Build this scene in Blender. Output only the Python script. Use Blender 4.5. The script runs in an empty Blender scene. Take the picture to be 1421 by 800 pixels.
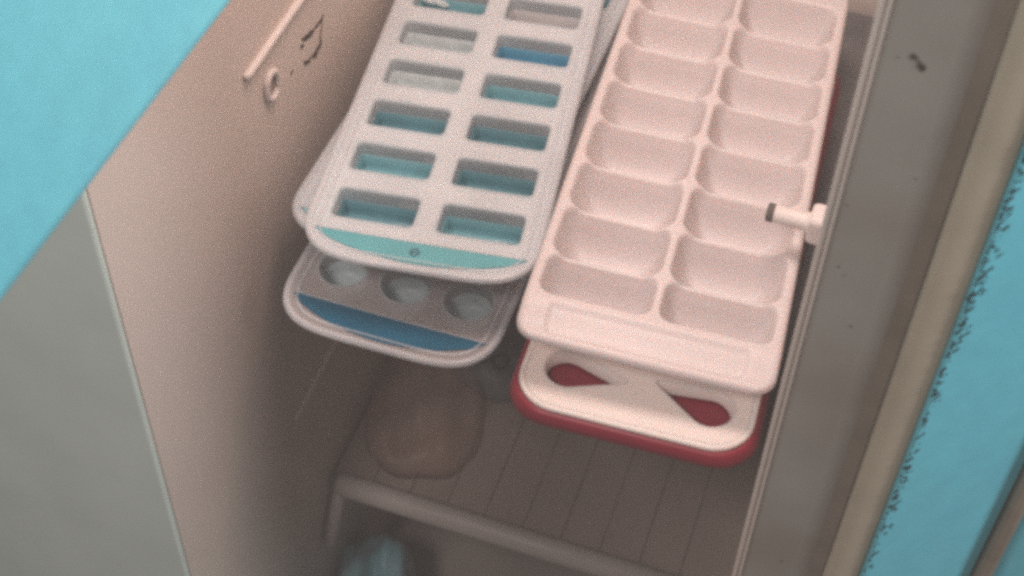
import bpy, bmesh, math, random
from mathutils import Matrix, Vector
from mathutils.geometry import delaunay_2d_cdt

random.seed(7)
S = bpy.context.scene
COL = S.collection

# ------------------------------------------------------------------ camera
cam = bpy.data.cameras.new('camera')
co = bpy.data.objects.new('camera', cam)
COL.objects.link(co)
RIGHT, DOWN, FWD = ((0.9444, 0.3280, 0.0222), (0.2600, -0.7037, -0.6613), (-0.2013, 0.6303, -0.7498))
CP = Vector((0.28562, -0.33847, 0.56735))
co.matrix_world = Matrix(((RIGHT[0], -DOWN[0], -FWD[0], CP[0]),
                          (RIGHT[1], -DOWN[1], -FWD[1], CP[1]),
                          (RIGHT[2], -DOWN[2], -FWD[2], CP[2]),
                          (0, 0, 0, 1)))
cam.sensor_width = 36
cam.lens = 2069.24 / 1421 * 36
cam.clip_start = 0.01
cam.clip_end = 50
cam.dof.use_dof = True
cam.dof.focus_distance = 0.70
cam.dof.aperture_fstop = cam.lens / 3.0        # a phone-sized aperture of about 3 mm
S.camera = co

# ------------------------------------------------------------------ light
w = bpy.data.worlds.new('World')
S.world = w
w.use_nodes = True
w.node_tree.nodes['Background'].inputs[0].default_value = (1.0, 0.92, 0.87, 1)
w.node_tree.nodes['Background'].inputs[1].default_value = 0.10

def area(name, loc, target, size, power, color):
    l = bpy.data.lights.new(name, 'AREA')
    l.shape = 'DISK'
    l.size = size
    l.energy = power
    l.color = color
    o = bpy.data.objects.new(name, l)
    COL.objects.link(o)
    o.location = loc
    o.rotation_euler = (Vector(target) - Vector(loc)).to_track_quat('-Z', 'Y').to_euler()
    return o

area('interior_lamp', (0.17, 0.19, 0.60), (0.08, 0.17, 0.05), 0.18, 2.5, (1.0, 0.77, 0.69))
area('ceiling_lamp', (-0.10, -0.95, 1.42), (0.12, 0.05, 0.05), 0.36, 15.0, (1.0, 0.89, 0.845))
area('side_fill', (1.20, -0.20, 0.75), (0.1, -0.1, 0.3), 0.36, 9.0, (0.93, 0.97, 1.0))  # unseen fill, added to brighten the blue flap and door

S.view_settings.view_transform = 'Standard'
S.view_settings.look = 'None'
S.view_settings.exposure = 0
S.view_settings.gamma = 1
S.cycles.use_denoising = False
S.cycles.pixel_filter_type = 'BLACKMAN_HARRIS'
S.cycles.filter_width = 3.8
S.cycles.max_bounces = 7
S.cycles.transparent_max_bounces = 10
S.cycles.adaptive_threshold = 0.02

# ------------------------------------------------------------------ materials
def mat(name, col, rough=0.5, mottle=0.06, scale=18.0, bump=0.15, bscale=900.0, sss=0.0,
        transl=0.0, clear=0.0, tint=None, tamt=0.0, spec=0.4):
    m = bpy.data.materials.new(name)
    m.use_nodes = True
    nt = m.node_tree
    N, L = nt.nodes, nt.links
    b = N['Principled BSDF']
    out = N['Material Output']
    tc = N.new('ShaderNodeTexCoord')
    n1 = N.new('ShaderNodeTexNoise')
    n1.inputs['Scale'].default_value = scale
    n1.inputs['Detail'].default_value = 6
    L.new(tc.outputs['Object'], n1.inputs['Vector'])
    r = N.new('ShaderNodeValToRGB')
    r.color_ramp.elements[0].position = 0.3
    r.color_ramp.elements[1].position = 0.7
    c = Vector(col)
    lo, hi = c * (1 - mottle), c * (1 + mottle)
    r.color_ramp.elements[0].color = (*lo, 1)
    r.color_ramp.elements[1].color = (*[min(1, v) for v in hi], 1)
    L.new(n1.outputs['Fac'], r.inputs['Fac'])
    cout = r.outputs['Color']
    if tint:
        n3 = N.new('ShaderNodeTexNoise')
        n3.inputs['Scale'].default_value = scale * 0.37
        n3.inputs['Detail'].default_value = 3
        L.new(tc.outputs['Object'], n3.inputs['Vector'])
        r3 = N.new('ShaderNodeValToRGB')
        r3.color_ramp.elements[0].position = 0.45
        r3.color_ramp.elements[0].color = (0, 0, 0, 1)
        r3.color_ramp.elements[1].position = 0.75
        r3.color_ramp.elements[1].color = (tamt, tamt, tamt, 1)
        L.new(n3.outputs['Fac'], r3.inputs['Fac'])
        mx = N.new('ShaderNodeMixRGB')
        mx.inputs[2].default_value = (*tint, 1)
        L.new(r3.outputs['Color'], mx.inputs[0])
        L.new(cout, mx.inputs[1])
        cout = mx.outputs[0]
    L.new(cout, b.inputs['Base Color'])
    b.inputs['Roughness'].default_value = rough
    b.inputs['Specular IOR Level'].default_value = spec
    if sss:
        b.inputs['Subsurface Weight'].default_value = sss
        b.inputs['Subsurface Radius'].default_value = (1.0, 0.7, 0.6)
        b.inputs['Subsurface Scale'].default_value = 0.004
    if bump:
        n2 = N.new('ShaderNodeTexNoise')
        n2.inputs['Scale'].default_value = bscale
        n2.inputs['Detail'].default_value = 3
        L.new(tc.outputs['Object'], n2.inputs['Vector'])
        bp = N.new('ShaderNodeBump')
        bp.inputs['Strength'].default_value = bump
        bp.inputs['Distance'].default_value = 0.0004
        L.new(n2.outputs['Fac'], bp.inputs['Height'])
        L.new(bp.outputs['Normal'], b.inputs['Normal'])
    sh = b.outputs[0]
    if transl:
        t = N.new('ShaderNodeBsdfTranslucent')
        L.new(cout, t.inputs['Color'])
        mx = N.new('ShaderNodeMixShader')
        mx.inputs[0].default_value = transl
        L.new(sh, mx.inputs[1])
        L.new(t.outputs[0], mx.inputs[2])
        sh = mx.outputs[0]
    if clear:
        t = N.new('ShaderNodeBsdfTransparent')
        mx = N.new('ShaderNodeMixShader')
        mx.inputs[0].default_value = clear
        L.new(sh, mx.inputs[1])
        L.new(t.outputs[0], mx.inputs[2])
        sh = mx.outputs[0]
    L.new(sh, out.inputs['Surface'])
    return m

M = dict(
    liner=mat('liner_plastic', (0.63, 0.55, 0.50), 0.38, 0.05, 9, 0.10, 500, tint=(0.50, 0.42, 0.34), tamt=0.5),
    frame=mat('frame_enamel', (0.29, 0.265, 0.235), 0.45, 0.07, 30, 0.12, 700, tint=(0.20, 0.16, 0.13), tamt=0.7),
    frame_lit=mat('frame_enamel_lit', (0.57, 0.65, 0.60), 0.45, 0.05, 20, 0.12, 700),  # stronger light on the left frame is put into this paler colour
    groove=mat('groove_enamel', (0.21, 0.175, 0.14), 0.6, 0.12, 60, 0.2, 600),
    gasket=mat('gasket_rubber', (0.42, 0.36, 0.275), 0.55, 0.07, 40, 0.15, 700),
    blue=mat('turquoise_plastic', (0.13, 0.48, 0.57), 0.45, 0.05, 110, 0.25, 420, tint=(0.11, 0.42, 0.55), tamt=0.4),
    brown=mat('worn_edge', (0.20, 0.16, 0.12), 0.6, 0.2, 60),
    mould=mat('mould', (0.012, 0.016, 0.016), 0.9, 0.3, 200, 0),
    stain=mat('dark_stain', (0.055, 0.032, 0.028), 0.7, 0.3, 200, 0),
    white=mat('white_plastic', (0.74, 0.68, 0.675), 0.42, 0.02, 30, 0.06, 600, sss=0.6, transl=0.22),
    lid=mat('ivory_plastic', (0.78, 0.70, 0.66), 0.45, 0.02, 30, 0.06, 600, sss=0.5),
    red=mat('crimson_plastic', (0.215, 0.009, 0.026), 0.42, 0.06, 40, 0.08, 600),
    peg=mat('peg_plastic', (0.66, 0.60, 0.575), 0.4, 0.03, 40, 0.05),
    hole=mat('hollow_shade', (0.10, 0.085, 0.08), 0.8, 0.1, 60, 0),
    frost=mat('frosted_plastic', (0.86, 0.90, 0.93), 0.22, 0.06, 35, 0.10, 500, sss=0.3, transl=0.28, clear=0.30),
    frost2=mat('clear_frosted_plastic', (0.72, 0.68, 0.68), 0.20, 0.05, 35, 0.10, 500, transl=0.3, clear=0.58),
    rim=mat('clear_rim', (0.84, 0.87, 0.90), 0.18, 0.03, 35, 0.05, 500, sss=0.3, transl=0.3, clear=0.48),
    wallc=mat('cell_wall', (0.60, 0.68, 0.72), 0.30, 0.06, 60, 0.1, 500, transl=0.3, clear=0.40),
    teal=mat('teal_silicone', (0.14, 0.34, 0.39), 0.35, 0.12, 90, 0.1),
    dteal=mat('deep_teal_silicone', (0.09, 0.235, 0.28), 0.35, 0.12, 90, 0.1),
    blues=mat('blue_silicone', (0.06, 0.25, 0.38), 0.4, 0.12, 90, 0.1),
    grey=mat('grey_silicone', (0.42, 0.42, 0.43), 0.5, 0.08, 90, 0.1),
    pale=mat('pale_silicone', (0.46, 0.53, 0.54), 0.4, 0.12, 120, 0.1),
    lens=mat('aqua_insert', (0.11, 0.38, 0.42), 0.42, 0.06, 50, 0.08),
    lens2=mat('petrol_insert', (0.004, 0.105, 0.19), 0.35, 0.10, 50, 0.08),
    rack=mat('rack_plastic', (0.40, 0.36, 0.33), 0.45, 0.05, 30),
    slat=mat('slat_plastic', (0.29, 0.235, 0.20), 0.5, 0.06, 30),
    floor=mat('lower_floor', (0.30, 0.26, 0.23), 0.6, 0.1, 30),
    bag=mat('peach_bag', (0.50, 0.36, 0.31), 0.40, 0.14, 40, 0.3, 120, tint=(0.52, 0.34, 0.26), tamt=0.6, transl=0.25, clear=0.62),
    dark=mat('dark_pouch', (0.14, 0.145, 0.15), 0.5, 0.15, 60, 0.3, 120),
    ink=mat('ink', (0.045, 0.035, 0.04), 0.7, 0.1, 60, 0),
    aqua=mat('aqua_pouch', (0.14, 0.36, 0.41), 0.4, 0.15, 40, 0.3, 120, tint=(0.45, 0.50, 0.56), tamt=0.7),
    ice=mat('ice', (0.90, 0.93, 0.94), 0.12, 0.04, 80, 0.3, 300, transl=0.3, clear=0.15),
)

# ------------------------------------------------------------------ helpers
def link(name, bm, m, parent=None, smooth=False, mw=None):
    me = bpy.data.meshes.new(name)
    bmesh.ops.recalc_face_normals(bm, faces=bm.faces)
    bm.to_mesh(me)
    bm.free()
    me.materials.append(M[m] if isinstance(m, str) else m)
    if smooth:
        for p in me.polygons:
            p.use_smooth = True
    o = bpy.data.objects.new(name, me)
    COL.objects.link(o)
    if parent:
        o.parent = parent
    if mw is not None:
        o.matrix_local = mw
    return o

def tag(o, label, cat, group=None):
    o['label'] = label
    o['category'] = cat
    if group:
        o['group'] = group
    return o

def struct(o):
    o['kind'] = 'structure'
    return o

def empty(name, loc=(0, 0, 0), rot=None):
    o = bpy.data.objects.new(name, None)
    COL.objects.link(o)
    o.empty_display_size = 0.02
    mw = Matrix.Translation(loc)
    if rot:
        yaw, pit, rol = rot
        mw = mw @ Matrix.Rotation(yaw, 4, 'Z') @ Matrix.Rotation(pit, 4, 'X') @ Matrix.Rotation(rol, 4, 'Y')
    o.matrix_world = mw
    return o

def box(bm, x0, x1, y0, y1, z0, z1, bev=0.0, seg=3):
    vs = [bm.verts.new((x, y, z)) for x in (x0, x1) for y in (y0, y1) for z in (z0, z1)]
    fs = []
    for q in ((0, 1, 3, 2), (4, 6, 7, 5), (0, 4, 5, 1), (2, 3, 7, 6), (0, 2, 6, 4), (1, 5, 7, 3)):
        fs.append(bm.faces.new([vs[i] for i in q]))
    if bev:
        es = {e for f in fs for e in f.edges}
        bmesh.ops.bevel(bm, geom=list(es), offset=bev, segments=seg, affect='EDGES', profile=0.5)
    return bm

def boxo(name, dims, m, parent=None, bev=0.0, seg=3):
    bm = bmesh.new()
    box(bm, *dims, bev, seg)
    return link(name, bm, m, parent, smooth=False)

def loft(bm, loops, cap0=False, cap1=True, closed=True):
    rows = [[bm.verts.new(p) for p in lp] for lp in loops]
    n = len(rows[0])
    for a, b in zip(rows, rows[1:]):
        for i in range(n if closed else n - 1):
            j = (i + 1) % n
            bm.faces.new((a[i], a[j], b[j], b[i]))
    if cap0:
        bm.faces.new(rows[0])
    if cap1:
        bm.faces.new(rows[-1])
    return rows

def rrect(x0, x1, y0, y1, r, seg=6):
    pts = []
    for cx, cy, a0 in ((x1 - r, y1 - r, 0), (x0 + r, y1 - r, 90), (x0 + r, y0 + r, 180), (x1 - r, y0 + r, 270)):
        for k in range(seg + 1):
            a = math.radians(a0 + 90 * k / seg)
            pts.append((cx + r * math.cos(a), cy + r * math.sin(a)))
    return pts

def offset(loop, d):
    """move a convex-ish loop inward by d (positive) along its local normals"""
    n = len(loop)
    out = []
    area_ = sum(loop[i][0] * loop[(i + 1) % n][1] - loop[(i + 1) % n][0] * loop[i][1] for i in range(n))
    s = 1 if area_ > 0 else -1
    for i in range(n):
        a, b, c = Vector(loop[i - 1]), Vector(loop[i]), Vector(loop[(i + 1) % n])
        t = (c - a)
        if t.length < 1e-9:
            out.append(loop[i])
            continue
        t.normalize()
        nrm = Vector((-t.y, t.x)) * s
        out.append((b.x + nrm.x * d, b.y + nrm.y * d))
    return out

def inside(p, loop):
    c = False
    n = len(loop)
    for i in range(n):
        a, b = loop[i], loop[(i + 1) % n]
        if (a[1] > p[1]) != (b[1] > p[1]) and p[0] < (b[0] - a[0]) * (p[1] - a[1]) / (b[1] - a[1]) + a[0]:
            c = not c
    return c

def plate(outer, holes, z1, z0):
    """flat plate with holes, as a closed bmesh"""
    vs, es = [], []
    for lp in [outer] + holes:
        k = len(vs)
        vs += [Vector(p) for p in lp]
        es += [(k + i, k + (i + 1) % len(lp)) for i in range(len(lp))]
    ov, oe, of, *_ = delaunay_2d_cdt(vs, es, [], 0, 1e-7)
    bm = bmesh.new()
    top = [bm.verts.new((v.x, v.y, z1)) for v in ov]
    bot = [bm.verts.new((v.x, v.y, z0)) for v in ov]
    for f in of:
        c = sum((ov[i] for i in f), Vector((0, 0))) / len(f)
        if not inside(c, outer) or any(inside(c, h) for h in holes):
            continue
        bm.faces.new([top[i] for i in f])
        bm.faces.new([bot[i] for i in reversed(f)])
    bm.edges.ensure_lookup_table()
    be = [e for e in bm.edges if len(e.link_faces) == 1 and e.verts[0].co.z == e.verts[1].co.z and abs(e.verts[0].co.z - z1) < 1e-9]
    idx = {v: i for i, v in enumerate(top)}
    for e in be:
        a, b = idx[e.verts[0]], idx[e.verts[1]]
        bm.faces.new((top[a], top[b], bot[b], bot[a]))
    loose = [v for v in bm.verts if not v.link_faces]
    bmesh.ops.delete(bm, geom=loose, context='VERTS')
    return bm

def tube(bm, pts, r, seg=10, closed=False, cap=True):
    P = [Vector(p) for p in pts]
    n = len(P)
    loops = []
    up = Vector((0, 0, 1))
    for i in range(n):
        if closed:
            t = P[(i + 1) % n] - P[i - 1]
        else:
            t = P[min(i + 1, n - 1)] - P[max(i - 1, 0)]
        t.normalize()
        u = up if abs(t.dot(up)) < 0.9 else Vector((1, 0, 0))
        a = t.cross(u).normalized()
        b = a.cross(t).normalized()
        rr = r[i] if isinstance(r, (list, tuple)) else r
        loops.append([P[i] + (a * math.cos(q) + b * math.sin(q)) * rr for q in (2 * math.pi * k / seg for k in range(seg))])
    if closed:
        loops.append(loops[0])
        rows = [[bm.verts.new(p) for p in lp] for lp in loops[:-1]]
        rows.append(rows[0])
        for A, B in zip(rows, rows[1:]):
            for i in range(seg):
                j = (i + 1) % seg
                bm.faces.new((A[i], A[j], B[j], B[i]))
    else:
        loft(bm, loops, cap, cap)
    return bm

def blob_poly(bm, pts, frame, h=0.0003):
    """thin raised irregular patch; frame maps (u, v, h) to a world point"""
    lo = [bm.verts.new(frame(u, v, 0.0001)) for u, v in pts]
    cu = sum(p[0] for p in pts) / len(pts)
    cv = sum(p[1] for p in pts) / len(pts)
    hi = [bm.verts.new(frame(cu + (u - cu) * 0.85, cv + (v - cv) * 0.85, h)) for u, v in pts]
    n = len(pts)
    for i in range(n):
        j = (i + 1) % n
        bm.faces.new((lo[i], lo[j], hi[j], hi[i]))
    bm.faces.new(hi)

# ------------------------------------------------------------------ the cabinet
XR = 0.278
wall_l = struct(boxo('left_wall', (-0.03, 0.0, 0.0035, 0.46, -0.45, 0.40), 'liner'))
jamb_l = struct(boxo('front_frame_left', (-0.26, 0.0, 0.0, 0.0034, -0.45, 0.40), 'frame_lit', bev=0.0014))
wall_r = struct(boxo('right_wall', (XR, XR + 0.03, 0.03, 0.46, -0.45, 0.62), 'liner'))
wall_b = struct(boxo('back_wall', (-0.03, XR + 0.03, 0.4605, 0.49, -0.45, 0.62), 'liner'))
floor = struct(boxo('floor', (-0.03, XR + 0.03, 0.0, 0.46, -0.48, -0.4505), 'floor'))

# right front frame: flat face, shallow groove beside the gasket, rounded inner corner with two fine steps
prof = [(XR + 0.0042, 0.0299), (XR + 0.0042, 0.0016)]
for k in range(5):
    a = math.pi + math.pi / 2 * k / 4
    prof.append((XR + 0.0054 + 0.0012 * math.cos(a), 0.0012 + 0.0012 * math.sin(a)))
prof += [(XR + 0.0225, 0.0), (XR + 0.0292, 0.0014), (XR + 0.0475, 0.0014), (XR + 0.0475, 0.0299)]
bm = bmesh.new()
loft(bm, [[(x, y, z) for x, y in prof] for z in (-0.45, 0.62)], True, True)
jamb_r = struct(link('front_frame_right', bm, 'frame'))
# two fine rounded steps along the opening; bounced light put into their pale colour
for (xa, xb, yf) in ((XR, XR + 0.0022, 0.0030), (XR + 0.0024, XR + 0.0041, 0.0016)):
    tp = [(xb, 0.0299), (xa, 0.0299)]
    rr = (xb - xa) / 2
    for k in range(9):
        a = math.pi + math.pi * k / 8
        tp.append(((xa + xb) / 2 + rr * math.cos(a), yf + rr + rr * math.sin(a)))
    bm = bmesh.new()
    loft(bm, [[(x, y, z) for x, y in tp] for z in (-0.45, 0.62)], True, True)
    link('inner_edge_lit', bm, 'liner', jamb_r)
# darker brown groove floor
g = boxo('groove_lining', (XR + 0.0290, XR + 0.0345, 0.0006, 0.0013, -0.40, 0.60), 'groove', jamb_r)

# ridge, boss and stains on the left wall
bm = bmesh.new()
tube(bm, [(0.0, 0.1310, 0.1045), (0.0012, 0.1335, 0.1048), (0.0014, 0.16, 0.1060), (0.0014, 0.30, 0.1085), (0.0, 0.303, 0.1085)], 0.0021, 10)
link('guide_ridge', bm, 'peg', wall_l, True)
bm = bmesh.new()
tube(bm, [(0.0, 0.131, -0.1655), (0.0007, 0.134, -0.1655), (0.0008, 0.21, -0.160), (0.0, 0.213, -0.160)], 0.0012, 8)
link('guide_ridge', bm, 'liner', wall_l, True)
bm = bmesh.new()
tube(bm, [(0.0010, 0.1546 + 0.0062 * math.cos(a), 0.0813 + 0.0078 * math.sin(a)) for a in (2 * math.pi * k / 28 for k in range(28))], 0.0019, 8, closed=True)
boss = link('peg_socket', bm, 'peg', wall_l, True)
bm = bmesh.new()
loft(bm, [[(0.0004, 0.1546 + 0.005 * s * math.cos(a), 0.0813 + 0.0066 * s * math.sin(a)) for a in (2 * math.pi * k / 20 for k in range(20))] for s in (1.0, 0.5)], False, True)
link('socket_hole', bm, 'slat', boss, True)

FWL = lambda u, v, h: (h, u, v)

def streak(bm, pts, frame):
    """pts: (u, v, half width) along a wandering line -> thin flat ribbon with ragged edges"""
    L_, R_ = [], []
    for i, (u, v, wd) in enumerate(pts):
        a = pts[max(i - 1, 0)]
        b = pts[min(i + 1, len(pts) - 1)]
        d = Vector((b[0] - a[0], b[1] - a[1]))
        d.normalize()
        L_.append((u - d.y * wd, v + d.x * wd))
        R_.append((u + d.y * wd, v - d.x * wd))
    va = [bm.verts.new(frame(*p, 0.00025)) for p in L_]
    vb = [bm.verts.new(frame(*p, 0.00025)) for p in R_]
    vc = [bm.verts.new(frame((p[0] + q[0]) / 2, (p[1] + q[1]) / 2, 0.0005)) for p, q in zip(L_, R_)]
    for i in range(len(pts) - 1):
        bm.faces.new((va[i], va[i + 1], vc[i + 1], vc[i]))
        bm.faces.new((vc[i], vc[i + 1], vb[i + 1], vb[i]))

def px_wall(x, y):
    d = Vector(RIGHT) * ((x - 710.5) / 2069.24) + Vector(DOWN) * ((y - 400) / 2069.24) + Vector(FWD)
    p = CP + d * (-CP.x / d.x)
    return p.y, p.z

stains = [
    [(449, 20, .3), (447, 27, .9), (441, 34, .7), (436, 41, .6), (431, 47, 1.3), (424, 53, 1.2), (418, 55, .4)],
    [(448, 33, .2), (445, 41, .5), (444.5, 52, .5), (445, 60, .8), (441, 68, 1.7), (438, 76, 1.8), (434, 77, .6), (429, 82, .5), (428, 85, 1.1), (424, 88, .9), (421, 86, .2)],
    [(421, 62, .4), (419, 65, 1.1), (416, 66, .4)],
    [(406, 97, .3), (404.5, 101, .6), (403, 105, .3)],
]
for sp in stains:
    bm = bmesh.new()
    q = []
    fine = []
    for (a, b) in zip(sp, sp[1:]):
        for k in range(4):
            t = k / 4
            fine.append([a[i] * (1 - t) + b[i] * t for i in range(3)])
    fine.append(list(sp[-1]))
    for x, y, wd in fine:
        u, v = px_wall(x + random.uniform(-.5, .5), y + random.uniform(-.5, .5))
        q.append((u, v, wd * 0.00125 * random.uniform(0.75, 1.3)))
    streak(bm, q, FWL)
    link('stain', bm, 'stain', wall_l)

# specks on the right frame
FJR = lambda u, v, h: (u, -h, v)
def specks(bm, items, frame, rnd=0.35):
    for u, v, r, el, an in items:
        n = 9
        pts = []
        for k in range(n):
            a = 2 * math.pi * k / n
            rr = r * random.uniform(1 - rnd, 1 + rnd)
            x, y = rr * math.cos(a), rr * el * math.sin(a)
            pts.append((u + x * math.cos(an) - y * math.sin(an), v + x * math.sin(an) + y * math.cos(an)))
        blob_poly(bm, pts, frame)
for (u, v, r, el) in ((0.2908, 0.3053, .0012, 1.0), (0.2938, 0.3022, .0013, 1.25), (0.2925, 0.3040, .00045, 1.5), (0.2868, 0.304, .0003, .6),
                      (0.2890, 0.2150, .0003, 1), (0.2955, 0.192, .0004, 1), (0.2865, 0.2180, .00035, 1), (0.2960, 0.044, .0007, .5), (0.301, 0.262, .0003, 1), (0.284, 0.245, .0003, 1)):
    bm = bmesh.new()
    specks(bm, [(u, v, r, el, 0.4)], FJR)
    link('speck', bm, 'stain', jamb_r)

# gasket strip with mould along its outer side
gk = empty('door_gasket', (0, 0, 0))
tag(gk, 'long cream rubber seal strip speckled with black mould beside the grey frame', 'seal')
bm = bmesh.new()
gp = [(0.3125, 0.0020)]
for k in range(11):
    a = math.pi + math.pi * k / 10
    gp.append((0.3192 + 0.0066 * math.cos(a), -0.0010 + 0.0026 * math.sin(a)))
gp += [(0.3259, 0.0020)]
loft(bm, [[(x + 0.0006 * math.sin(z * 9), y, z) for x, y in gp] for z in [(-0.40 + 1.0 * k / 30) for k in range(31)]], True, True)
link('strip', bm, 'gasket', gk, True)
# the blue door edge on the right
dr = empty('blue_door', (0, 0, 0))
tag(dr, 'turquoise blue door standing along the right edge beyond the seal strip', 'door')
bm = bmesh.new()
loft(bm, [[(x, y, z) for x, y in ((0.3262, -0.0032), (0.3268, -0.0044), (0.3278, -0.0045), (0.3705, 0.0270), (0.3712, 0.0285), (0.3712, 0.05), (0.3262, 0.05))] for z in (-0.40, 0.60)], True, True)
link('panel', bm, 'blue', dr)
bm = bmesh.new()
box(bm, 0.3716, 0.378, 0.022, 0.05, -0.40, 0.60, 0.0018, 3)
link('edge_trim', bm, 'brown', dr)
bm = bmesh.new()
box(bm, 0.3784, 0.43, 0.034, 0.05, -0.40, 0.60, 0.0018, 3)
link('outer_face', bm, 'blue', dr)

bm = bmesh.new()
it = []
for i in range(330):
    z = random.uniform(0.03, 0.34)
    dens = math.exp(-((z - 0.235) / 0.05) ** 2) + 0.55 * math.exp(-((z - 0.14) / 0.05) ** 2) + 0.10
    if random.random() > dens:
        continue
    x = 0.3273 + abs(random.gauss(0, 0.0014))
    it.append((x, z, random.uniform(0.00025, 0.00062), random.uniform(1.0, 3.4), random.uniform(-0.9, -0.2)))
specks(bm, it, lambda u, v, h: (u - 0.6 * h, -0.0045 + max(0.0, u - 0.3278) * 0.7377 - h, v))
o = link('mould', bm, 'mould', gk)
o['kind'] = 'stuff'
bm = bmesh.new()
it = []
for i in range(260):
    z = random.uniform(0.02, 0.34)
    it.append((0.3268 + abs(random.gauss(0, 0.0010)), z, random.uniform(0.00010, 0.00026), random.uniform(0.8, 2.6), random.uniform(-1, 1)))
specks(bm, it, lambda u, v, h: (u - 0.6 * h, -0.0045 + max(0.0, u - 0.3278) * 0.7377 - h, v))
o = link('mould_dust', bm, 'mould', gk)
o['kind'] = 'stuff'

# the blue panel hanging across the upper left
bp_ = empty('blue_flap', (0.104, -0.1, 0.30), (0.0, 0.0, -0.30))
tag(bp_, 'smooth turquoise blue flap filling the upper left corner, out of focus', 'flap')
bm = bmesh.new()
box(bm, -0.016, 0.0, -0.35, 0.09, 0.0, 0.20, 0.0035, 4)
link('panel', bm, 'blue', bp_)

# hidden shelf that carries the trays
sh = struct(boxo('shelf', (0.045, 0.274, 0.15, 0.45, -0.026, -0.0195), 'dark', bev=0.001))

# ------------------------------------------------------------------ lower rack
rk = empty('lower_rack', (0.0, 0.163, -0.275))
tag(rk, 'ribbed pale rack with a thick round front rail deep below the trays', 'rack')
bm = bmesh.new()
tube(bm, [(0.006, 0, 0.001), (0.008, 0, 0.001), (0.011, 0, 0.001), (0.14, 0, 0.001), (0.272, 0, 0.001)], [0.004, 0.007, 0.0082, 0.0082, 0.0082], 18)
link('rail', bm, 'rack', rk, True)
bm = bmesh.new()
tube(bm, [(0.0085, 0.002, -0.004), (0.0075, -0.010, -0.026), (0.0065, -0.020, -0.046)], [0.0052, 0.0048, 0.0046], 12)
link('leg', bm, 'rack', rk, True)
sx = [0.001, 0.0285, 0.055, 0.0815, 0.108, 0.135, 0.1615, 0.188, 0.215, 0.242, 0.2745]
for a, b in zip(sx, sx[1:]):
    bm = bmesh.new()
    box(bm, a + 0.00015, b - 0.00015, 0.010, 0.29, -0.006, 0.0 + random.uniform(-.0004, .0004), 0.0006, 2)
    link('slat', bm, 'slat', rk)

# ------------------------------------------------------------------ packages
def pillow(cx, cy, z, hx, hy, h, power=2.6, seed=0, n=28, wob=0.10):
    rnd = random.Random(seed)
    ph = [rnd.uniform(0, 6.28) for _ in range(8)]
    bm = bmesh.new()
    grid = {}
    for side in (1, -1):
        for i in range(n + 1):
            for j in range(n + 1):
                u, v = -1 + 2 * i / n, -1 + 2 * j / n
                edge = max(0, 1 - abs(u) ** power) * max(0, 1 - abs(v) ** power)
                t = edge ** 0.5
                wr = (math.sin(5 * u + 3 * v + ph[0]) * 0.5 + math.sin(9 * v - 4 * u + ph[1]) * 0.3 + math.sin(13 * u + ph[2]) * 0.2)
                sc = 1 - 0.04 * (1 - t) * (0.5 + 0.5 * math.sin(7 * u + ph[3]) * math.sin(6 * v + ph[4]))
                zz = (h * t * (1 + wob * wr)) if side == 1 else 0.08 * h * (1 - t)
                if edge <= 1e-9 and side == -1:
                    grid[(side, i, j)] = grid[(1, i, j)]
                    continue
                # round the corners of the outline
                k = math.sqrt(max(0.0, 1 - 0.45 * u * u * v * v))
                grid[(side, i, j)] = bm.verts.new((cx + hx * u * sc * k, cy + hy * v * sc * k, z + max(zz, 0.0006 if side == 1 else 0)))
        for i in range(n):
            for j in range(n):
                f = [grid[(side, i, j)], grid[(side, i + 1, j)], grid[(side, i + 1, j + 1)], grid[(side, i, j + 1)]]
                if len(set(f)) >= 3:
                    try:
                        bm.faces.new(f)
                    except ValueError:
                        pass
    return bm

pk = empty('food_bag', (0.042, 0.236, -0.2735), (0.25, 0, 0))
tag(pk, 'rounded peach brown food bag lying on the ribbed rack under the left trays', 'bag')
link('bag_body', pillow(0, 0, 0, 0.042, 0.056, 0.024, 2.4, 3, wob=0.30), 'bag', pk, True)
pd = empty('dark_pouch', (0.076, 0.300, -0.2735), (-0.35, 0.2, 0))
tag(pd, 'small dark grey printed pouch peeking out beside the peach bag', 'pouch')
link('pouch_body', pillow(0, 0, 0, 0.034, 0.036, 0.024, 3.0, 9), 'dark', pd, True)
for (cx, cy, r, t) in ((-0.003, -0.012, 0.0062, 0.0011), (-0.003, -0.012, 0.0030, 0.0009), (0.010, -0.010, 0.0048, 0.0010), (-0.016, -0.013, 0.0042, 0.0009)):
    bm = bmesh.new()
    tube(bm, [(cx + r * math.cos(a), cy + 1.25 * r * math.sin(a), 0.0245 - 0.10 * abs(cy) * 0.6 - 4 * cx * cx) for a in (2 * math.pi * k / 22 for k in range(22))], t, 6, closed=True)
    link('printed_ring', bm, 'ink', pd, True)
pa = empty('aqua_pouch', (0.032, 0.150, -0.42), (0.3, 0, 0))
tag(pa, 'blurry aqua and pale pouch below the rack rail at the bottom edge', 'pouch')
link('pouch_body', pillow(0, 0, 0, 0.032, 0.060, 0.055, 3.0, 5, wob=0.18), 'aqua', pa, True)
bm = bmesh.new()
box(bm, -0.034, 0.034, -0.070, -0.056, 0.001, 0.004, 0.0012, 2)
link('sealed_end', bm, 'aqua', pa)

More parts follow.
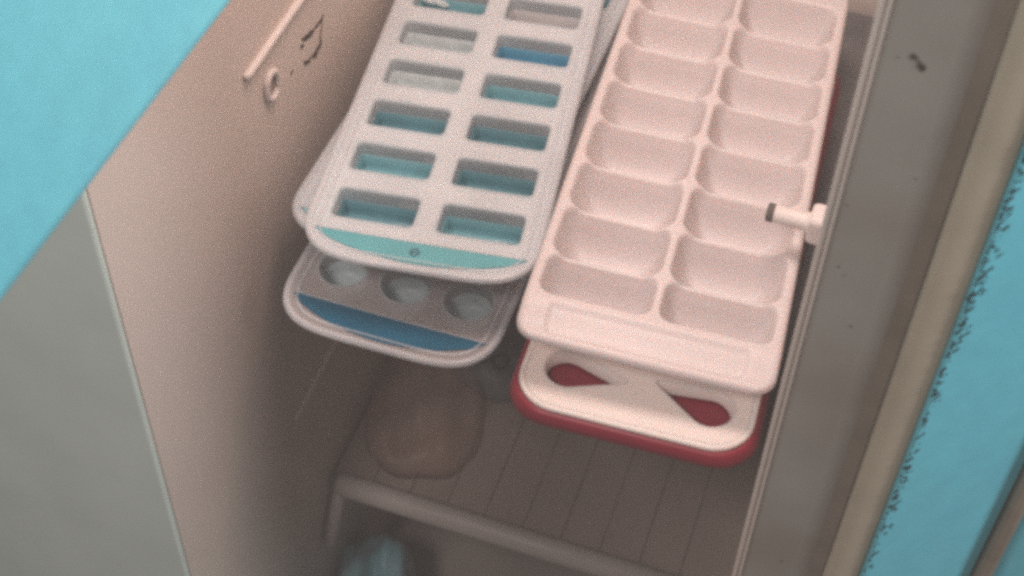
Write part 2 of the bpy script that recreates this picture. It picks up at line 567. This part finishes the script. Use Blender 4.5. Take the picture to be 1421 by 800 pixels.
# ------------------------------------------------------------------ shelf peg on the right wall
pg = empty('shelf_peg', (0.2495, 0.156, 0.0800))
tag(pg, 'short white plastic shelf peg jutting from the right wall over the white tray', 'peg')
bm = bmesh.new()
R0 = 0.0043
def ring(x, r, n=20):
    return [(x, r * math.cos(a), r * math.sin(a)) for a in (2 * math.pi * k / n for k in range(n))]
loft(bm, [ring(0.0022, R0 * .62), ring(0.0003, R0 * .66), ring(0.0, R0 * .9), ring(0.0006, R0), ring(0.017, R0), ring(0.019, R0 * 1.12), ring(0.0205, R0 * 1.5)], False, False)
link('shaft', bm, 'peg', pg, True)
bm = bmesh.new()
loft(bm, [ring(-0.0004, R0 * .6), ring(-0.0002, R0 * .95), ring(0.0004, R0 * 1.03), ring(0.0030, R0 * 1.03), ring(0.0034, R0 * .98)], True, False)
link('tip_shade', bm, 'hole', pg, True)  # dark cap added for the shade inside the hollow tip
bm = bmesh.new()
fl = rrect(-0.0070, 0.0070, -0.0080, 0.0080, 0.003, 4)
loft(bm, [[(x, p[0] * s, p[1] * s) for p in fl] for x, s in ((0.0195, .86), (0.0205, .96), (0.0220, 1.0), (0.0283, 1.0))], True, True)
link('flange', bm, 'peg', pg)

# ------------------------------------------------------------------ white ice tray (right, on top)
def white_tray():
    root = empty('ice_cube_tray', (0.15742, 0.06477, 0.06357), (0.07108, -0.01156, 0.03675))
    tag(root, 'white plastic ice cube tray with two columns of cells resting on the red tray', 'ice tray')
    W, Lg, p = 0.12, 0.314, 0.03294
    yr = [0.0235] + [0.0169 + p * i for i in range(1, 9)]
    D = 0.0250
    cells = []
    for i in range(8):
        a, b = yr[i], yr[i + 1]
        cells.append((0.0052, 0.0584, a + 0.0001, b - 0.0001))
        cells.append((0.0616, 0.1148, a + 0.0001, b - 0.0001))
    def sd(x, y, c, r):
        cx, cy = (c[0] + c[1]) / 2, (c[2] + c[3]) / 2
        qx, qy = abs(x - cx) - (c[1] - c[0]) / 2 + r, abs(y - cy) - (c[3] - c[2]) / 2 + r
        return -(math.hypot(max(qx, 0), max(qy, 0)) + min(max(qx, qy), 0) - r)
    def sm(t):
        t = min(1, max(0, t))
        return t * t * (3 - 2 * t)
    def h(x, y):
        z = 0.0
        # row dividers are a little lower than the rim and the spine
        for k in range(1, 8):
            if abs(y - yr[k]) < 0.010:
                for (xa, xb) in ((0.0052, 0.0584), (0.0616, 0.1148)):
                    if xa < x < xb:
                        e = sm((x - xa) / 0.010) * sm((xb - x) / 0.010)
                        z = min(z, -0.0032 * e)
        for c in cells:
            if c[0] <= x <= c[1] and c[2] <= y <= c[3]:
                d = sd(x, y, c, 0.0072)
                if d > 0:
                    t = min(1, d / 0.0150)
                    prof_ = 1 - (1 - t) ** 2.6
                    z = min(z, z * (1 - sm(d / .003)) - D * prof_)
        if y < 0.0215:                                   # sloping grip panel at the front
            t = (0.0215 - y) / 0.0215
            z -= 0.0042 * sm(t * 1.25)
            if 0.012 < x < 0.107 and y > 0.003:
                z -= 0.0012 * sm((x - 0.012) / 0.003) * sm((0.107 - x) / 0.003) * sm((0.020 - y) / 0.003) * sm((y - 0.003) / 0.002)
        m = min(x, W - x, y, Lg - y)                      # rounded outer edge
        if m < 0.003:
            z -= 0.003 - math.sqrt(max(0, 0.003 ** 2 - (0.003 - m) ** 2))
        return z
    nx, ny = 130, 460
    bm = bmesh.new()
    rows = []
    for j in range(ny + 1):
        y = Lg * j / ny
        r = 0.011
        ins = 0.0
        for yy in (y, Lg - y):
            if yy < r:
                ins = r - math.sqrt(max(0, r * r - (r - yy) ** 2))
        row = []
        for i in range(nx + 1):
            s = i / nx
            x = W * s
            xx = ins + (W - 2 * ins) * s
            bow = -0.0004 * math.sin(math.pi * s) * max(0, 1 - y / 0.02)      # front edge bows out a little
            row.append(bm.verts.new((xx, y + bow, h(x, y))))
        rows.append(row)
    for a, b in zip(rows, rows[1:]):
        for i in range(nx):
            bm.faces.new((a[i], a[i + 1], b[i + 1], b[i]))
    edge = rows[0] + [r_[-1] for r_ in rows[1:]] + list(reversed(rows[-1][:-1])) + [r_[0] for r_ in reversed(rows[1:-1])]
    c = Vector((W / 2, Lg / 2, 0))
    prev = edge
    for dz, sc in ((-0.0006, 0.000), (-0.0012, -0.0006)):
        cur = []
        for v in edge:
            d = Vector((v.co.x - c.x, v.co.y - c.y, 0))
            d = Vector((math.copysign(1, d.x) if abs(d.x) > W / 2 - 0.012 else 0, math.copysign(1, d.y) if abs(d.y) > Lg / 2 - 0.012 else 0, 0))
            cur.append(bm.verts.new(v.co + d * sc + Vector((0, 0, dz))))
        n = len(edge)
        for i in range(n):
            j = (i + 1) % n
            bm.faces.new((prev[i], prev[j], cur[j], cur[i]))
        prev = cur
    bmesh.ops.scale(bm, vec=(0.984, 0.984, 0.984), verts=bm.verts)      # an 11.8 cm wide tray
    link('body', bm, 'white', root, True)
    return root
white_tray()

# ------------------------------------------------------------------ red tray with slotted ivory lid
def red_tray():
    root = empty('red_tray', (0.1583, 0.0462, 0.030), (0.045, 0.0, 0.0))
    tag(root, 'crimson red tray with a slotted ivory lid underneath the white ice tray', 'tray')
    W, Lg = 0.1165, 0.290
    o = rrect(0.0, W, 0.0, Lg, 0.020, 8)
    bm = bmesh.new()
    lv = [(-0.040, 0.012), (-0.047, 0.016)]
    loops = []
    def rl(d):
        return rrect(d, W - d, d, Lg - d, max(0.003, 0.020 - d), 8)
    for d, z in ((0.040, -0.0485), (0.039, -0.0470), (0.0045, -0.0105), (0.0010, -0.0098), (0.0, -0.0086), (0.0004, -0.0065), (0.0016, -0.0034), (0.0034, -0.0018),
                 (0.0052, -0.0020), (0.0056, -0.0090), (0.0090, -0.0096)):
        loops.append([(x, y, z) for x, y in rl(d)])
    loft(bm, loops, True, True)
    link('base', bm, 'red', root, True)
    # lid outline and leaf-shaped slots
    lo = rrect(0.0042, W - 0.0042, 0.0040, Lg - 0.004, 0.019, 8)
    def drop(fx, fy, R, px, py, n=20):
        """teardrop: round end of radius R at (fx, fy), drawn out to a blunt point at (px, py)"""
        d = math.hypot(px - fx, py - fy)
        ang = math.atan2(py - fy, px - fx)
        rt = 0.0016
        half = math.acos((R - rt) / d)
        pts = []
        for k in range(n + 1):
            a = ang + half + (2 * math.pi - 2 * half) * k / n
            pts.append((fx + R * math.cos(a), fy + R * math.sin(a)))
        for k in range(6):
            a = ang - half + 2 * half * (k + 0.5) / 6
            pts.append((px - rt * math.cos(ang) + rt * math.cos(a), py - rt * math.sin(ang) + rt * math.sin(a)))
        return pts
    slots = []
    for r in range(5):
        y = 0.050 * r
        slots.append(drop(0.0245, y + 0.0282, 0.0105, 0.0520, y + 0.0290))
        slots.append(drop(0.0918, y + 0.0262, 0.0108, 0.0655, y + 0.0332))
    pb = plate(lo, slots, 0.0, -0.0030)
    lid = link('lid', pb, 'lid', root)
    for s in slots:
        bm = bmesh.new()
        loft(bm, [[(x, y, z) for x, y in offset(s, d)] for d, z in ((-0.0006, 0.0003), (0.0003, -0.0006), (0.0008, -0.0080))], False, False)
        link('slot_wall', bm, 'lid', lid, True)
    bm = bmesh.new()
    tube(bm, [(x, y, -0.0012) for x, y in offset(lo, 0.0010)], 0.0017, 8, closed=True)
    link('lid_edge', bm, 'lid', lid, True)
    return root
red_tray()

# ------------------------------------------------------------------ frosted trays with coloured silicone cells (left stack)
def frosted_tray(loc, rot, label, W=0.1124, rows=7, plate_m='frost', lens_m='lens', rim_m='rim', table=None, round_cells=False, dot=True, bulge=0.0125):
    root = empty('ice_cube_tray', loc, rot)
    tag(root, label, 'ice tray', 'frosted ice trays in the left stack')
    boff, p, ol = 0.0341, 0.0337, 0.0205
    Lg = boff + p * (rows - 1) + 0.012
    # outline: straight back, bowed front
    out = []
    rb = 0.012
    for cx, cy, a0 in ((W - rb, Lg - rb, 0), (rb, Lg - rb, 90)):
        for k in range(7):
            a = math.radians(a0 + 15 * k)
            out.append((cx + rb * math.cos(a), cy + rb * math.sin(a)))
    x0, x1 = -0.0012, W + 0.0008
    nf = 40
    for k in range(nf + 1):
        t = -1 + 2 * k / nf
        # superellipse front
        a = math.pi + math.pi * k / nf
        x = (x0 + x1) / 2 + (x1 - x0) / 2 * math.copysign(abs(math.cos(a)) ** 0.42, math.cos(a))
        y = 0.016 + (bulge + 0.0160) * -abs(math.sin(a)) ** 0.85
        out.append((x, y))
    holes, cells = [], []
    if not round_cells:
        for i in range(rows):
            yb = boff + p * i
            for ci, (xa, xb) in enumerate(((0.0085, 0.0500), (0.0615, 0.1035))):
                s = W / 0.1124
                holes.append(rrect(xa * s, xb * s, yb - ol, yb, 0.0032, 4))
                cells.append((i, ci))
    else:
        for i in range(rows):
            for ci in range(3):
                cx, cy = W * (0.19 + 0.31 * ci), boff - 0.006 + p * i
                holes.append([(cx + 0.0128 * math.cos(a), cy + 0.0128 * math.sin(a)) for a in (2 * math.pi * k / 24 for k in range(24))])
                cells.append((i, ci))
    pl = link('top_plate', plate(out, holes, 0.0, -0.0018), plate_m, root)
    bm = bmesh.new()
    tube(bm, [(x, y, -0.0004) for x, y in out], 0.0020, 10, closed=True)
    link('rim', bm, rim_m, root, True)
    # inner bead just inside the rim
    bm = bmesh.new()
    tube(bm, [(x, y, 0.0) for x, y in offset(out, 0.0052)], 0.0009, 6, closed=True)
    link('bead', bm, rim_m, root, True)
    # hanging skirt
    bm = bmesh.new()
    loft(bm, [[(x, y, z) for x, y in offset(out, d)] for d, z in ((0.0004, -0.0012), (0.0010, -0.0042), (0.0016, -0.0046), (0.0022, -0.0040))], False, False)
    link('skirt', bm, rim_m, root, True)
    D = 0.0165
    cache = {}
    for (i, ci), hl in zip(cells, holes):
        cx = sum(q[0] for q in hl) / len(hl)
        cy = sum(q[1] for q in hl) / len(hl)
        key = ci
        if key not in cache:
            base = [(q[0] - cx, q[1] - cy) for q in hl]
            bm = bmesh.new()
            loft(bm, [[(x, y, z) for x, y in offset(base, d)] for d, z in ((-0.0010, 0.0003), (-0.0002, 0.0005), (0.0004, -0.0004), (0.0010, -0.0085))], False, False)
            c = link('cell', bm, 'wallc', root, True)
            bm = bmesh.new()
            loft(bm, [[(x, y, z) for x, y in offset(base, d)] for d, z in ((0.0006, -0.0078), (0.0012, -0.0080), (0.0016, -0.0135), (0.0030, -D + 0.0008), (0.0048, -D))], False, True)
            b = link('cell_base', bm, 'teal', c, True)
            cache[key] = (c, b)
        else:
            c0, b0 = cache[key]
            c = c0.copy()
            COL.objects.link(c)
            c.parent = root
            b = b0.copy()
            COL.objects.link(b)
            b.parent = c
        c.location = (cx, cy, 0)
        mname = (table or {}).get((i, ci), 'teal')
        b.material_slots[0].link = 'OBJECT'
        b.material_slots[0].material = M[mname]
    # lens-shaped grip insert at the front
    cx = W / 2
    hw = W * 0.470
    top, bot = [], []
    for k in range(25):
        t = -1 + 2 * k / 24
        top.append((cx + hw * t, 0.0046 - 0.0004 * (1 - t * t)))
        bot.append((cx + hw * t, 0.0046 - (bulge + 0.0012) * (1 - t * t) ** 0.72))
    loop = bot + list(reversed(top[1:-1]))
    bm = plate(loop, [], 0.0006, -0.0006)
    ln = link('grip_insert', bm, lens_m, root)
    bm = bmesh.new()
    tube(bm, [(x, y, 0.0006) for x, y in top], 0.0006, 6)
    link('insert_edge', bm, rim_m, ln, True)
    if dot:
        bm = bmesh.new()
        tube(bm, [(cx - 0.001 + 0.0021 * math.cos(a), -0.0022 + 0.0023 * math.sin(a), 0.0007) for a in (2 * math.pi * k / 18 for k in range(18))], 0.00055, 6, closed=True)
        link('dot_mark', bm, 'dteal', ln, True)
        bm = bmesh.new()
        tube(bm, [(cx - 0.0022, -0.0028, 0.0008), (cx - 0.001, -0.0016, 0.0008), (cx + 0.0002, -0.0028, 0.0008)], 0.0005, 6)
        link('dot_mark', bm, 'dteal', ln, True)
    return root

tab = {(0, 0): 'dteal', (0, 1): 'teal', (1, 0): 'teal', (1, 1): 'dteal', (2, 0): 'dteal', (2, 1): 'dteal', (3, 0): 'pale', (3, 1): 'teal',
       (4, 0): 'pale', (4, 1): 'blues', (5, 0): 'teal', (5, 1): 'grey', (6, 0): 'teal', (6, 1): 'grey'}
frosted_tray((0.03723, 0.10582, 0.0385), (0.1378, 0.0036, 0.0061),
             'frosted ice cube tray with rectangular cells and light aqua grip, topmost of left stack', table=tab)
mid = frosted_tray((0.0150, 0.1330, 0.0185), (0.0, 0.0, 0.0),
                   'frosted ice cube tray mostly hidden in the middle of the left stack', dot=False, bulge=0.010)
frosted_tray((0.0275, 0.0935, 0.0), (0.012, 0.0, 0.0),
             'clear ice cube tray with round cells and dark blue grip, lowest of left stack', W=0.1095,
             plate_m='frost2', lens_m='lens2', round_cells=True, dot=False, table={(i, c): 'pale' for i in range(7) for c in range(3)}, bulge=0.0150)

# a few slivers of ice left in the far left cell
ic = empty('ice_sliver', (0.0245, 0.3085, 0.0295), (0.4, 0.2, 0.1))
tag(ic, 'small glinting ice sliver in the far left cell of the top frosted tray', 'ice')
bm = bmesh.new()
bmesh.ops.create_icosphere(bm, subdivisions=2, radius=1)
for v in bm.verts:
    v.co = Vector((v.co.x * 0.0070, v.co.y * 0.0035, v.co.z * 0.0030)) * random.uniform(0.85, 1.15)
link('shard', bm, 'ice', ic)
bm = bmesh.new()
bmesh.ops.create_icosphere(bm, subdivisions=2, radius=1)
for v in bm.verts:
    v.co = Vector((0.006 + v.co.x * 0.0040, -0.003 + v.co.y * 0.0026, v.co.z * 0.0022)) * random.uniform(0.9, 1.1)
link('shard', bm, 'ice', ic)

# ------------------------------------------------------------------ added haze volume, lifts the shadows
hz = bpy.data.materials.new('veil')
hz.use_nodes = True
nt = hz.node_tree
nt.nodes.remove(nt.nodes['Principled BSDF'])
pv = nt.nodes.new('ShaderNodeVolumePrincipled')
pv.inputs['Color'].default_value = (0.95, 0.90, 0.88, 1)
pv.inputs['Density'].default_value = 0.13
nt.links.new(pv.outputs[0], nt.nodes['Material Output'].inputs['Volume'])
bm = bmesh.new()
box(bm, -0.35, 0.60, -0.60, 0.60, -0.55, 0.72)
o = link('haze', bm, hz)
o['kind'] = 'stuff'
tag(o, 'thin pale mist added to lift the shadows in the freezer opening', 'veil')
